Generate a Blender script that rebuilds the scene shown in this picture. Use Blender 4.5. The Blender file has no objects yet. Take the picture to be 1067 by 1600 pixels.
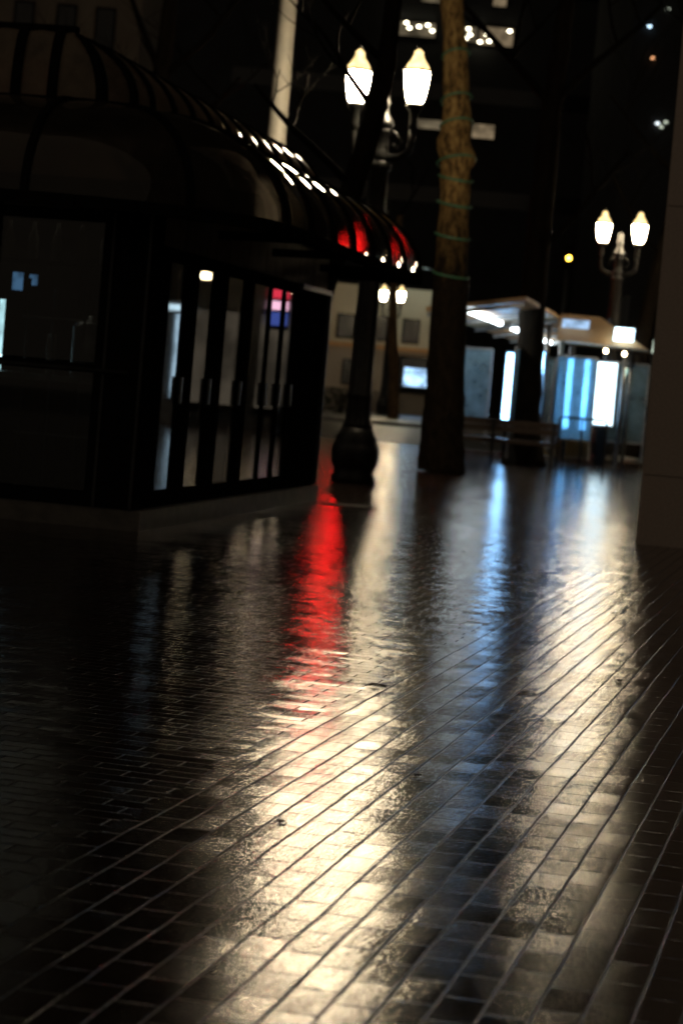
import bpy, math, random
from mathutils import Vector, Matrix
R = math.radians
random.seed(7)
C = bpy.context.scene.collection
sc = bpy.context.scene

# ------------------------------------------------------------------ mesh helper
class MB:
    def __init__(s): s.v = []; s.f = []; s.sm = []
    def add(s, vs, fs, smooth=False):
        o = len(s.v); s.v += [tuple(p) for p in vs]
        for f in fs: s.f.append(tuple(i + o for i in f)); s.sm.append(smooth)
        return s
    def box(s, c, d, rz=0.0, rx=0.0, ry=0.0):
        m = Matrix.Rotation(rz, 3, 'Z') @ Matrix.Rotation(ry, 3, 'Y') @ Matrix.Rotation(rx, 3, 'X')
        c = Vector(c); vs = []
        for z in (-.5, .5):
            for y in (-.5, .5):
                for x in (-.5, .5): vs.append(c + m @ Vector((x*d[0], y*d[1], z*d[2])))
        return s.add(vs, [(0,2,3,1),(4,5,7,6),(0,1,5,4),(2,6,7,3),(0,4,6,2),(1,3,7,5)])
    def bar(s, a, b, w, h):                      # rectangular bar from a to b
        a = Vector(a); b = Vector(b); d = (b - a).normalized()
        up = Vector((0,0,1)) if abs(d.z) < .95 else Vector((1,0,0))
        x = d.cross(up).normalized(); y = x.cross(d).normalized()
        vs = []
        for p in (a, b):
            for i, j in ((-1,-1),(1,-1),(1,1),(-1,1)): vs.append(p + x*i*w/2 + y*j*h/2)
        return s.add(vs, [(3,2,1,0),(4,5,6,7),(0,1,5,4),(1,2,6,5),(2,3,7,6),(3,0,4,7)])
    def tube(s, pts, rad, n=10, cap=True, jit=0.0):
        pts = [Vector(p) for p in pts]
        if not isinstance(rad, (list, tuple)): rad = [rad]*len(pts)
        vs = []; fs = []; px = None
        for i, p in enumerate(pts):
            d = (pts[min(i+1, len(pts)-1)] - pts[max(i-1, 0)]).normalized()
            if px is None:
                px = d.cross(Vector((0,1,0)) if abs(d.y) < .9 else Vector((1,0,0))).normalized()
            x = (px - d*px.dot(d)).normalized(); px = x; y = d.cross(x)
            for k in range(n):
                a = 2*math.pi*k/n; r = rad[i]*(1 + (random.uniform(-jit, jit) if jit else 0))
                vs.append(p + (x*math.cos(a) + y*math.sin(a))*r)
        for i in range(len(pts)-1):
            for k in range(n):
                k2 = (k+1) % n
                fs.append((i*n+k, i*n+k2, (i+1)*n+k2, (i+1)*n+k))
        s.add(vs, fs, True)
        if cap:
            o = len(s.v) - len(vs)
            s.f.append(tuple(o + k for k in reversed(range(n)))); s.sm.append(False)
            o2 = o + (len(pts)-1)*n
            s.f.append(tuple(o2 + k for k in range(n))); s.sm.append(False)
        return s
    def lathe(s, prof, n=20, c=(0,0,0), smooth=True, flute=0.0, nf=12):
        vs = []; fs = []
        for (r, z) in prof:
            for k in range(n):
                a = 2*math.pi*(k+.5)/n
                rr = r*(1 + flute*math.cos(nf*a)) if flute else r
                vs.append((c[0]+rr*math.cos(a), c[1]+rr*math.sin(a), c[2]+z))
        m = len(prof)
        for i in range(m-1):
            for k in range(n):
                k2 = (k+1) % n; fs.append((i*n+k, i*n+k2, (i+1)*n+k2, (i+1)*n+k))
        s.add(vs, fs, smooth)
        o = len(s.v) - len(vs)
        s.f.append(tuple(o + k for k in reversed(range(n)))); s.sm.append(False)
        s.f.append(tuple(o + (m-1)*n + k for k in range(n))); s.sm.append(False)
        return s
    def quad(s, a, b, c, d, smooth=False): return s.add([a,b,c,d], [(0,1,2,3)], smooth)
    def build(s, name, mat, parent=None, loc=None):
        me = bpy.data.meshes.new(name); me.from_pydata(s.v, [], s.f); me.update()
        me.polygons.foreach_set('use_smooth', s.sm)
        o = bpy.data.objects.new(name, me); C.objects.link(o)
        if mat: me.materials.append(mat)
        if parent: o.parent = parent
        if loc: o.location = loc
        return o

def tag(o, label=None, cat=None, group=None, kind=None):
    if label: o['label'] = label
    if cat: o['category'] = cat
    if group: o['group'] = group
    if kind: o['kind'] = kind
    return o
def thing(name, label, cat, loc=(0,0,0), rz=0, group=None):
    o = bpy.data.objects.new(name, None); C.objects.link(o)
    o.location = loc; o.rotation_euler = (0,0,rz); o.empty_display_size = .2
    return tag(o, label, cat, group)
def copy_tree(o, parent=None):
    c = o.copy(); C.objects.link(c)
    if parent: c.parent = parent
    for ch in o.children: copy_tree(ch, c)
    return c

# ------------------------------------------------------------------ materials
def nodes(name):
    m = bpy.data.materials.new(name); m.use_nodes = True
    nt = m.node_tree; nt.nodes.clear()
    out = nt.nodes.new('ShaderNodeOutputMaterial')
    return m, nt, out
def N(nt, t, **k):
    n = nt.nodes.new(t)
    for a, b in k.items():
        if hasattr(n, a): setattr(n, a, b)
    return n
def M_(nt, op, a, b=None, c=None):
    n = nt.nodes.new('ShaderNodeMath'); n.operation = op
    for i, x in enumerate((a, b, c)):
        if x is None: continue
        if isinstance(x, (int, float)): n.inputs[i].default_value = x
        else: nt.links.new(x, n.inputs[i])
    return n.outputs[0]
def noise(nt, vec, scale, detail=3, rough=.55):
    n = nt.nodes.new('ShaderNodeTexNoise'); n.inputs['Scale'].default_value = scale
    n.inputs['Detail'].default_value = detail; n.inputs['Roughness'].default_value = rough
    if vec is not None: nt.links.new(vec, n.inputs['Vector'])
    return n.outputs['Fac']
def ramp(nt, fac, stops):
    n = nt.nodes.new('ShaderNodeValToRGB')
    e = n.color_ramp.elements
    while len(e) < len(stops): e.new(.5)
    for i, (p, c) in enumerate(stops):
        e[i].position = p; e[i].color = (*c, 1) if not isinstance(c, (int, float)) else (c, c, c, 1)
    nt.links.new(fac, n.inputs['Fac'])
    return n.outputs['Color']
def surf(name, c1, c2=None, rough=.6, metal=0.0, scale=6.0, bump=0.0, bscale=40.0, stretch=(1,1,1), rvar=.12, spec=.5):
    m, nt, out = nodes(name)
    b = N(nt, 'ShaderNodeBsdfPrincipled'); nt.links.new(b.outputs[0], out.inputs[0])
    tc = N(nt, 'ShaderNodeTexCoord'); mp = N(nt, 'ShaderNodeMapping')
    mp.inputs['Scale'].default_value = stretch
    nt.links.new(tc.outputs['Object'], mp.inputs[0]); v = mp.outputs[0]
    f = noise(nt, v, scale, 5)
    c2 = c2 or tuple(x*.6 for x in c1)
    nt.links.new(ramp(nt, f, [(.35, c1), (.68, c2)]), b.inputs['Base Color'])
    nt.links.new(M_(nt, 'MULTIPLY_ADD', noise(nt, v, scale*2.3), rvar*2, rough - rvar), b.inputs['Roughness'])
    b.inputs['Metallic'].default_value = metal
    b.inputs['Specular IOR Level'].default_value = spec
    if bump:
        bp = N(nt, 'ShaderNodeBump'); bp.inputs['Distance'].default_value = bump
        nt.links.new(noise(nt, v, bscale, 4), bp.inputs['Height']); nt.links.new(bp.outputs[0], b.inputs['Normal'])
    return m
def emit(name, col, strength, var=0.0, scale=3.0, stretch=(1,1,1)):
    m, nt, out = nodes(name)
    e = N(nt, 'ShaderNodeEmission'); e.inputs[0].default_value = (*col, 1); e.inputs[1].default_value = strength
    if var:
        tc = N(nt, 'ShaderNodeTexCoord'); mp = N(nt, 'ShaderNodeMapping'); mp.inputs['Scale'].default_value = stretch
        nt.links.new(tc.outputs['Object'], mp.inputs[0])
        f = ramp(nt, noise(nt, mp.outputs[0], scale, 3), [(.38, 1-var), (.62, 1.0)])
        nt.links.new(M_(nt, 'MULTIPLY', f, strength), e.inputs[1])
    nt.links.new(e.outputs[0], out.inputs[0])
    return m
def glassy(name, tint=(.8,.85,.85), ior=1.5, rough=.02, dirt=.06, dcol=(.25,.24,.22), trans_dirt=.5):
    m, nt, out = nodes(name)
    tr = N(nt, 'ShaderNodeBsdfTransparent'); tr.inputs[0].default_value = (*tint, 1)
    gl = N(nt, 'ShaderNodeBsdfGlossy'); gl.inputs['Roughness'].default_value = rough
    fr = N(nt, 'ShaderNodeFresnel'); fr.inputs[0].default_value = ior
    a = N(nt, 'ShaderNodeMixShader'); nt.links.new(fr.outputs[0], a.inputs[0])
    nt.links.new(tr.outputs[0], a.inputs[1]); nt.links.new(gl.outputs[0], a.inputs[2])
    df = N(nt, 'ShaderNodeBsdfDiffuse'); df.inputs[0].default_value = (*dcol, 1)
    tl = N(nt, 'ShaderNodeBsdfTranslucent'); tl.inputs[0].default_value = (*dcol, 1)
    d = N(nt, 'ShaderNodeMixShader'); d.inputs[0].default_value = trans_dirt
    nt.links.new(df.outputs[0], d.inputs[1]); nt.links.new(tl.outputs[0], d.inputs[2])
    tc = N(nt, 'ShaderNodeTexCoord')
    k = ramp(nt, noise(nt, tc.outputs['Object'], 2.5, 6, .65), [(.3, dirt*.5), (.75, dirt*1.6)])
    mx = N(nt, 'ShaderNodeMixShader'); nt.links.new(k, mx.inputs[0])
    nt.links.new(a.outputs[0], mx.inputs[1]); nt.links.new(d.outputs[0], mx.inputs[2])
    nt.links.new(mx.outputs[0], out.inputs[0])
    return m

PA = R(12.0)                                         # direction of the brick courses
def brick_mat(name):
    """wet clay pavers: a band with courses running away, and a field turned a quarter beyond it"""
    m, nt, out = nodes(name); L = nt.links.new
    b = N(nt, 'ShaderNodeBsdfPrincipled'); L(b.outputs[0], out.inputs[0])
    g = N(nt, 'ShaderNodeNewGeometry'); sp = N(nt, 'ShaderNodeSeparateXYZ')
    wob = N(nt, 'ShaderNodeTexNoise'); wob.inputs['Scale'].default_value = 1.4; wob.inputs['Detail'].default_value = 2
    L(g.outputs['Position'], wob.inputs['Vector'])
    ws = N(nt, 'ShaderNodeVectorMath', operation='SUBTRACT'); L(wob.outputs['Color'], ws.inputs[0]); ws.inputs[1].default_value = (.5,.5,.5)
    wm = N(nt, 'ShaderNodeVectorMath', operation='SCALE'); L(ws.outputs[0], wm.inputs[0]); wm.inputs['Scale'].default_value = .016
    wa = N(nt, 'ShaderNodeVectorMath', operation='ADD'); L(g.outputs['Position'], wa.inputs[0]); L(wm.outputs[0], wa.inputs[1])
    L(wa.outputs[0], sp.inputs[0])
    x, y = sp.outputs[0], sp.outputs[1]
    along = M_(nt, 'ADD', M_(nt, 'MULTIPLY', x, math.sin(PA)), M_(nt, 'MULTIPLY', y, math.cos(PA)))
    across = M_(nt, 'SUBTRACT', M_(nt, 'MULTIPLY', x, math.cos(PA)), M_(nt, 'MULTIPLY', y, math.sin(PA)))
    zone = M_(nt, 'GREATER_THAN', across, -1.96)     # 1 = band with courses running away
    inv = M_(nt, 'SUBTRACT', 1.0, zone)
    def sel(a, c): return M_(nt, 'ADD', M_(nt, 'MULTIPLY', zone, a), M_(nt, 'MULTIPLY', inv, c))
    W, LN = .102, .212
    u = M_(nt, 'ADD', sel(along, across), 400.0); v = M_(nt, 'ADD', sel(across, along), 400.0)
    row = M_(nt, 'FLOOR', M_(nt, 'DIVIDE', v, W))
    jr = N(nt, 'ShaderNodeTexWhiteNoise', noise_dimensions='1D'); L(row, jr.inputs['W'])
    off = M_(nt, 'ADD', M_(nt, 'MULTIPLY', M_(nt, 'MODULO', row, 2.0), .5), M_(nt, 'MULTIPLY', jr.outputs[0], .16))
    uu = M_(nt, 'ADD', M_(nt, 'DIVIDE', u, LN), off)
    col = M_(nt, 'FLOOR', uu)
    fu = M_(nt, 'MULTIPLY', M_(nt, 'FRACT', uu), LN); fv = M_(nt, 'MULTIPLY', M_(nt, 'FRACT', M_(nt, 'DIVIDE', v, W)), W)
    eu = M_(nt, 'MINIMUM', fu, M_(nt, 'SUBTRACT', LN, fu)); ev = M_(nt, 'MINIMUM', fv, M_(nt, 'SUBTRACT', W, fv))
    rag = M_(nt, 'MULTIPLY', M_(nt, 'SUBTRACT', noise(nt, g.outputs['Position'], 120, 3, .65), .5), .014)
    # the long joints are a little wider and deeper than the cross joints
    e = M_(nt, 'ADD', M_(nt, 'MINIMUM', M_(nt, 'MULTIPLY', eu, .95), ev), rag)
    cv = N(nt, 'ShaderNodeCombineXYZ'); L(row, cv.inputs[0]); L(col, cv.inputs[1]); L(zone, cv.inputs[2])
    wn = N(nt, 'ShaderNodeTexWhiteNoise', noise_dimensions='3D'); L(cv.outputs[0], wn.inputs['Vector'])
    sc3 = N(nt, 'ShaderNodeSeparateColor'); L(wn.outputs['Color'], sc3.inputs[0])
    r1, r2, r3 = sc3.outputs[0], sc3.outputs[1], sc3.outputs[2]
    mr = N(nt, 'ShaderNodeMapRange', interpolation_type='SMOOTHSTEP'); L(e, mr.inputs[0])
    mr.inputs[1].default_value = .0005; mr.inputs[2].default_value = .0050
    brick = mr.outputs[0]                             # 0 joint, 1 brick face
    # height (metres): joint depth, brick crown, grit, per-brick lift
    grit = noise(nt, g.outputs['Position'], 130, 3, .65)
    lump = noise(nt, g.outputs['Position'], 17, 2)
    h = M_(nt, 'MULTIPLY', M_(nt, 'SUBTRACT', brick, 1.0), M_(nt, 'ADD', .0008, M_(nt, 'MULTIPLY', noise(nt, g.outputs['Position'], 38, 2, .7), .010)))
    h = M_(nt, 'ADD', h, M_(nt, 'MULTIPLY', grit, .00026))
    h = M_(nt, 'ADD', h, M_(nt, 'MULTIPLY', lump, .0006))
    h = M_(nt, 'ADD', h, M_(nt, 'MULTIPLY', noise(nt, g.outputs['Position'], 70, 3, .6), .00085))
    h = M_(nt, 'ADD', h, M_(nt, 'MULTIPLY', r3, .0012))
    pil = N(nt, 'ShaderNodeMapRange', interpolation_type='SMOOTHSTEP'); L(M_(nt, 'MINIMUM', eu, ev), pil.inputs[0])
    pil.inputs[1].default_value = 0; pil.inputs[2].default_value = .030
    h = M_(nt, 'ADD', h, M_(nt, 'MULTIPLY', pil.outputs[0], .00016))   # worn, rounded arrises
    swell = noise(nt, g.outputs['Position'], 2.2, 2)
    h = M_(nt, 'ADD', h, M_(nt, 'MULTIPLY', swell, .003))
    bp = N(nt, 'ShaderNodeBump'); bp.inputs['Strength'].default_value = 1; bp.inputs['Distance'].default_value = 1.0
    L(h, bp.inputs['Height'])
    # every brick sits a little out of level
    tl = N(nt, 'ShaderNodeCombineXYZ')
    amp = M_(nt, 'ADD', .033, M_(nt, 'MULTIPLY', inv, .024))
    L(M_(nt, 'MULTIPLY', M_(nt, 'SUBTRACT', r1, .5), amp), tl.inputs[0]); L(M_(nt, 'MULTIPLY', M_(nt, 'SUBTRACT', r2, .5), amp), tl.inputs[1])
    ad = N(nt, 'ShaderNodeVectorMath', operation='ADD'); L(bp.outputs[0], ad.inputs[0]); L(tl.outputs[0], ad.inputs[1])
    nm = N(nt, 'ShaderNodeVectorMath', operation='NORMALIZE'); L(ad.outputs[0], nm.inputs[0])
    L(nm.outputs[0], b.inputs['Normal'])
    bc = ramp(nt, r3, [(0, (.030,.017,.012)), (.5, (.042,.023,.015)), (1, (.026,.018,.016))])
    mxc = N(nt, 'ShaderNodeMix', data_type='RGBA'); L(brick, mxc.inputs[0])
    mxc.inputs[6].default_value = (.012,.010,.008,1); L(bc, mxc.inputs[7])
    L(mxc.outputs[2], b.inputs['Base Color'])
    wet = noise(nt, g.outputs['Position'], 3.2, 4)
    ro = M_(nt, 'ADD', M_(nt, 'MULTIPLY', wet, .10), M_(nt, 'MULTIPLY', r1, .03))
    ro = M_(nt, 'ADD', ro, M_(nt, 'ADD', .05, M_(nt, 'MULTIPLY', inv, .01)))
    ro = M_(nt, 'ADD', ro, M_(nt, 'MULTIPLY', M_(nt, 'SUBTRACT', 1.0, brick), .25))
    L(ro, b.inputs['Roughness']); b.inputs['IOR'].default_value = 1.37
    L(M_(nt, 'ADD', .02, M_(nt, 'MULTIPLY', brick, .48)), b.inputs['Specular IOR Level'])
    return m

mat = dict(
    brick=brick_mat('wet_brick'),
    asphalt=surf('wet_asphalt', (.022,.021,.022), (.014,.014,.014), .34, scale=3, bump=.004, bscale=60),
    kerb=surf('kerb_stone', (.16,.15,.14), (.09,.085,.08), .35, scale=5, bump=.003),
    concrete=surf('plinth_concrete', (.13,.12,.105), (.08,.075,.065), .6, scale=7, bump=.004),
    granite=surf('granite', (.62,.51,.43), (.42,.34,.29), .55, scale=60, bump=.003, bscale=90),
    joint=surf('joint', (.03,.027,.024), rough=.9),
    iron=surf('dark_iron', (.035,.036,.036), (.02,.02,.02), .42, .4, 8, .003, 30),
    bronze=surf('dark_bronze', (.014,.013,.012), (.008,.008,.008), .7, 0, 8, spec=0),
    blackpanel=surf('black_panel', (.010,.0095,.009), (.006,.006,.006), .8, 0, 5, spec=0),
    steel=surf('steel', (.35,.36,.37), (.22,.23,.24), .32, .8, 8),
    polepaint=surf('pale_pole_paint', (.46,.43,.37), (.36,.34,.3), .5, 0, 5),
    beige=surf('beige_canopy', (.60,.37,.18), (.48,.29,.14), .45, 0, 3),
    soffit=surf('soffit_wood', (.13,.085,.05), (.08,.052,.032), .8, 0, 4, stretch=(4,4,.6), spec=.05),
    wood=surf('bench_wood', (.07,.04,.022), (.04,.024,.014), .4, 0, 6, .002, 30, (8,1,1)),
    bark=surf('bark', (.24,.145,.055), (.10,.062,.028), .75, 0, 9, .03, 16, (1,1,.4)),
    shadedbark=None,
    darkbark=surf('dark_bark', (.022,.017,.012), (.012,.01,.008), .95, 0, 9, .03, 14, (1,1,.4), spec=.02),
    twig=surf('twig_bark', (.012,.010,.008), (.007,.006,.004), .9, spec=.05),
    stone=surf('pale_stone', (.52,.44,.32), (.42,.35,.25), .7, 0, .6, .01, 4),
    pinkstone=surf('pinkish_stone', (.31,.25,.20), (.25,.20,.155), .7, 0, .5, .01, 4),
    orangestone=surf('orange_band', (.52,.27,.10), (.40,.2,.08), .6),
    darkstone=surf('dim_stone', (.14,.115,.09), (.10,.08,.065), .8, 0, .5),
    facade=surf('dark_facade', (.012,.013,.015), (.007,.008,.009), .8, 0, .3),
    darkglass=surf('dark_window_glass', (.012,.013,.015), rough=.12),
    leaf=surf('wet_leaf', (.05,.03,.012), (.025,.016,.008), .35, scale=30),
    foliage=surf('shrub_leaf', (.05,.06,.03), (.03,.04,.02), .5),
    green=surf('green_cable', (.05,.17,.10), (.04,.12,.07), .35),
    paper=surf('pale_card', (.55,.52,.5), (.45,.43,.42), .6),
    ceramic=surf('pale_ceramic', (.4,.38,.33), (.3,.28,.25), .3),
    globe=emit('globe_light', (1.0,.80,.52), 210, .25, 5, (1,1,.5)),
    weakglobe=emit('globe_light_weak', (1.0,.79,.50), 120, .25, 5, (1,1,.5)),
    capglass=emit('cap_glow', (1.0,.70,.30), 2.8, .5, 10),
    bluetube=emit('blue_tube', (.78,.92,1.0), 20),
    bluepanel=emit('blue_panel', (.24,.55,1.0), 20, .45, 3, (6,6,1.2)),
    whitepanel=emit('white_panel', (.62,.86,1.0), 5.0, .3, 2),
    screen=emit('blue_screen', (.40,.66,1.0), 2.2, .7, 2.2),
    officespot=emit('office_spot', (1.0,.9,.62), 12),
    officeglow=emit('office_glow', (1.0,.8,.5), .16, .7, .9),
    officedim=emit('office_dim', (1.0,.75,.45), .24, .6, 1.2),
    red=emit('red_signal', (1.0,.012,.012), 85, .4, 6),
    amber=emit('amber_signal', (1.0,.55,.05), 20),
    teal=emit('cool_white_lamp', (.75,1.0,.95), 40),
    redsign=emit('red_sign', (1.0,.05,.10), 2.5),
    pinksign=emit('pink_sign', (1.0,.55,.75), 4),
    unseenblue=emit('unseen_blue_sign', (.15,.25,1.0), 1.0),
    pendant=emit('unseen_pendant_glow', (1.0,.78,.45), 30),
    glowstrip=emit('window_glow_strip', (.6,.92,1.0), 4, .6, 6, (1,1,.5)),
    fillglow=emit('fill_glow', (1.0,.88,.66), 6),
    roofglow=emit('roof_glow', (.45,.68,1.0), 1.0, .6, 3),
    ticketglow=emit('ticket_glow', (.55,.80,1.0), 3.4, .6, 2.5, (6,6,1)),
    glowpatch=emit('window_glow', (.25,.55,1.0), .6, .7, 5),
    mirroredglow=emit('cafe_pane_glow', (.75,.62,.45), .28, .6, 1.1),
    tail=emit('tail_lamp', (1.0,.35,.12), 14),
    smoked=glassy('smoked_acrylic', (.30,.27,.24), 1.45, .045, .10, (.30,.25,.19), .6),
    roofacrylic=glassy('roof_acrylic', (.12,.11,.10), 1.45, .035, .50, (.55,.43,.31), .5),
    glass=glassy('window_glass', (.55,.58,.58), 1.52, .02, .012, (.3,.3,.3), .4),
    shelterglass=glassy('shelter_glass', (.50,.68,.76), 1.5, .03, .42, (.40,.52,.58), .6),
)

def smoked_pane():
    """scuffed smoked acrylic sheet: blurs what is behind it, glossy outside"""
    m, nt, out = nodes('smoked_acrylic_sheet'); L = nt.links.new
    rf = N(nt, 'ShaderNodeBsdfRefraction'); rf.inputs['Color'].default_value = (.42,.40,.38,1); rf.inputs['Roughness'].default_value = .17; rf.inputs['IOR'].default_value = 1.05
    gl = N(nt, 'ShaderNodeBsdfGlossy'); gl.inputs['Roughness'].default_value = .03
    fr = N(nt, 'ShaderNodeFresnel'); fr.inputs[0].default_value = 1.45
    g = N(nt, 'ShaderNodeNewGeometry')
    a = N(nt, 'ShaderNodeMixShader'); L(M_(nt, 'MULTIPLY', fr.outputs[0], M_(nt, 'SUBTRACT', 1.0, g.outputs['Backfacing'])), a.inputs[0])
    L(rf.outputs[0], a.inputs[1]); L(gl.outputs[0], a.inputs[2])
    df = N(nt, 'ShaderNodeBsdfDiffuse'); df.inputs[0].default_value = (.30,.25,.19,1)
    tc = N(nt, 'ShaderNodeTexCoord')
    k = ramp(nt, noise(nt, tc.outputs['Object'], 2.5, 6, .65), [(.3,.05),(.75,.16)])
    mx = N(nt, 'ShaderNodeMixShader'); L(k, mx.inputs[0]); L(a.outputs[0], mx.inputs[1]); L(df.outputs[0], mx.inputs[2])
    L(mx.outputs[0], out.inputs[0])
    return m
mat['smokedpane'] = smoked_pane()
def shaded_bark():
    """bark with the unlit lower trunk and lamplit upper trunk painted in by height"""
    m, nt, out = nodes('shaded_bark'); L = nt.links.new
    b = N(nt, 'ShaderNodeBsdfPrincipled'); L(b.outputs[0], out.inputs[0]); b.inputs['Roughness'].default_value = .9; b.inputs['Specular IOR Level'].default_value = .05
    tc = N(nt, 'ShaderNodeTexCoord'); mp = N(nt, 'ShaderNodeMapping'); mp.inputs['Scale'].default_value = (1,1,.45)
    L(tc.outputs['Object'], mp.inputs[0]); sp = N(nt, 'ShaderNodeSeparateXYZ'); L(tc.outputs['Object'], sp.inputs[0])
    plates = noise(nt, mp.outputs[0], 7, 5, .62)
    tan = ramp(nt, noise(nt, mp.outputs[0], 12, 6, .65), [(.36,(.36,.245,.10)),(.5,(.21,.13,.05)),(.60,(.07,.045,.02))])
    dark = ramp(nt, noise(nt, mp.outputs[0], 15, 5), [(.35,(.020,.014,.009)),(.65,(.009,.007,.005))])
    k = M_(nt, 'ADD', M_(nt, 'MULTIPLY', M_(nt, 'SUBTRACT', sp.outputs[2], 3.7), .45), plates)  # painted shade: near-black colour low on the trunk, tan higher up
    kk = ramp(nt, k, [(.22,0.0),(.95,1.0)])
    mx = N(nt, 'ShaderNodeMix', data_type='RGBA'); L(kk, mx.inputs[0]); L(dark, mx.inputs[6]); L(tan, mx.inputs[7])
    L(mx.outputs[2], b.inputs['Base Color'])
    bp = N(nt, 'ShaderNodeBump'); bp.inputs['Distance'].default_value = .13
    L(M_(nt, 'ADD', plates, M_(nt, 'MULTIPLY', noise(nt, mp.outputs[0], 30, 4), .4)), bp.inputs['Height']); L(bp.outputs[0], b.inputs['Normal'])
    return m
mat['shadedbark'] = shaded_bark()

# ------------------------------------------------------------------ setting
def sheet(name, x0, x1, y0, y1, z, m):
    o = MB().quad((x0,y0,z),(x1,y0,z),(x1,y1,z),(x0,y1,z)).build(name, m)
    return tag(o, kind='structure')
def slab(name, x0, x1, y0, y1, z0, z1, m):
    o = MB().box(((x0+x1)/2,(y0+y1)/2,(z0+z1)/2),(x1-x0,y1-y0,z1-z0)).build(name, m)
    return tag(o, kind='structure')
sheet('ground', -400, 400, -60, 900, -.16, mat['asphalt'])
sheet('road', -400, 400, 55.2, 86, -.13, mat['asphalt'])
slab('brick_pavement', -40, 60, -14, 55, -.15, 0, mat['brick'])
slab('kerb', -40, 60, 55.004, 55.2, -.15, .003, mat['kerb'])
slab('far_kerb', -60, 80, 86.0, 86.25, -.155, .003, mat['kerb'])
slab('far_pavement', -60, 80, 86.254, 140, -.155, 0, mat['asphalt'])

# ------------------------------------------------------------------ kiosk
KA = R(10); KO = Vector((-1.61, 18.74, 0))            # local x = along the side (away), local y = outward(+right)
kiosk = thing('glazed_kiosk', 'dark pavilion kiosk with curved ribbed awning and glazed side doors', 'kiosk', KO)
kiosk.rotation_euler = (0, 0, R(90) - KA)             # local +x points away along the side; outward (right) is local -y
def K(s, t, z): return (s, -t, z)
def kbox(s0, s1, t0, t1, z0, z1, name, m, parent=kiosk):
    return MB().box(((s0+s1)/2, -(t0+t1)/2, (z0+z1)/2), (s1-s0, t1-t0, z1-z0)).build(name, m, parent)
SL = 7.38; BK = -4.2
kbox(-.02, SL, BK, .06, 0, .16, 'plinth', mat['concrete'])
kbox(0, SL, BK, -.03, .162, .18, 'floor_deck', mat['blackpanel'])
kbox(0, SL, BK, -.02, 2.62, 2.7, 'ceiling_panel', mat['blackpanel'])
kbox(0, SL, BK-.12, BK, .162, 2.62, 'back_wall', mat['blackpanel'])
kbox(SL-.1, SL, BK, -.06, .162, 2.62, 'end_wall', mat['blackpanel'])
kbox(-.03, .30, -.30, .0, .162, 2.62, 'corner_column', mat['bronze'])
for t in (-.315, -.02): kbox(-.05, -.031, t-.012, t+.012, .17, 2.6, 'column_trim', mat['iron'])
kbox(SL-1.62, SL-.06, -.07, -.004, .162, 2.2, 'side_panel', mat['blackpanel'])
pf = MB()
pf.bar(K(SL-.03,.012,.17), K(SL-.03,.012,2.22), .05, .05).bar(K(SL-1.6,.012,2.22), K(SL-.03,.012,2.22), .05, .05)
pf.build('panel_frame', mat['iron'], kiosk)
# transom soffit above the doors, in upright boards
tm = MB()
nb = 9
for i in range(nb):
    s0 = .32 + i*(SL-.34)/nb; s1 = s0 + (SL-.34)/nb - .02
    tm.box(((s0+s1)/2, .045, 2.45), (s1-s0, .05, .42))
tm.build('transom_boards', mat['soffit'], kiosk)
kbox(.30, SL, -.10, -.072, 2.24, 2.66, 'transom_backing', mat['blackpanel'])
kbox(.30, SL-1.64, -.10, -.004, 2.175, 2.24, 'door_header', mat['bronze'])
# side glazing: six tall door leaves; pane positions read off the facade
edges = [(.58,1.08),(1.55,2.08),(2.62,3.28),(3.70,4.40),(4.50,5.04),(5.16,5.60)]
for i, (s0, s1) in enumerate(edges):
    fr = MB(); w = .03
    lo = .36 if i == 0 else (edges[i-1][1] + s0)/2 + .003
    hi = SL-1.64 if i == 5 else (s1 + edges[i+1][0])/2 - .003
    fr.box(((lo+s0)/2, .015, 1.17), (s0-lo if s0 > lo else .02, w, 2.0)).box(((hi+s1)/2, .015, 1.17), (hi-s1, w, 2.0))
    fr.box(((s0+s1)/2, .015, .235), (s1-s0, w*.9, .13)).box(((s0+s1)/2, .015, 2.15), (s1-s0, w*.9, .04))
    d = fr.build('door_leaf', mat['bronze'], kiosk)
    MB().box(((s0+s1)/2, .018, 1.215), (s1-s0, .008, 1.83)).build('pane', mat['glass'], d)
    MB().bar(K(s1+.04,.02,1.0), K(s1+.04,.02,1.22), .02, .03).build('handle', mat['steel'], d)
# front glazing
fx = [-.335, -1.30, -2.27, -3.24, -4.2]
for i in range(4):
    a, b_ = fx[i+1], fx[i]
    fr = MB()
    fr.box((.0, -(b_-.03), 1.39), (.08, .06, 2.45)).box((.0, -(a+.03), 1.39), (.08, .06, 2.45))
    fr.box((.0, -(a+b_)/2, .22), (.078, b_-a-.12, .10)).box((.0, -(a+b_)/2, 2.57), (.078, b_-a-.12, .09))
    fr.box((.0, -(a+b_)/2, 1.24), (.074, b_-a-.12, .05))
    w_ = fr.build('front_window', mat['bronze'], kiosk)
    MB().box((.0, -(a+b_)/2, 1.90), (.012, b_-a-.12, 1.24)).build('pane', mat['glass'], w_)
    MB().box((.0, -(a+b_)/2, .745), (.012, b_-a-.12, .93)).build('lower_pane', mat['glass'], w_)
kbox(.86, .90, -2.0, -.7, 2.555, 2.575, 'hidden_fill_strip', mat['fillglow'])  # glowing strip added out of sight to brighten the goods in the window
kr = MB().tube([K(-.10,-.1,1.22), K(-.10,-4.2,1.22)], .02, 8)
for t in (-.15, -1.3, -2.3, -3.3): kr.tube([K(-.10,t,1.22), K(-.04,t,1.22)], .014, 6)
kr.build('push_rail', mat['iron'], kiosk)

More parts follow.
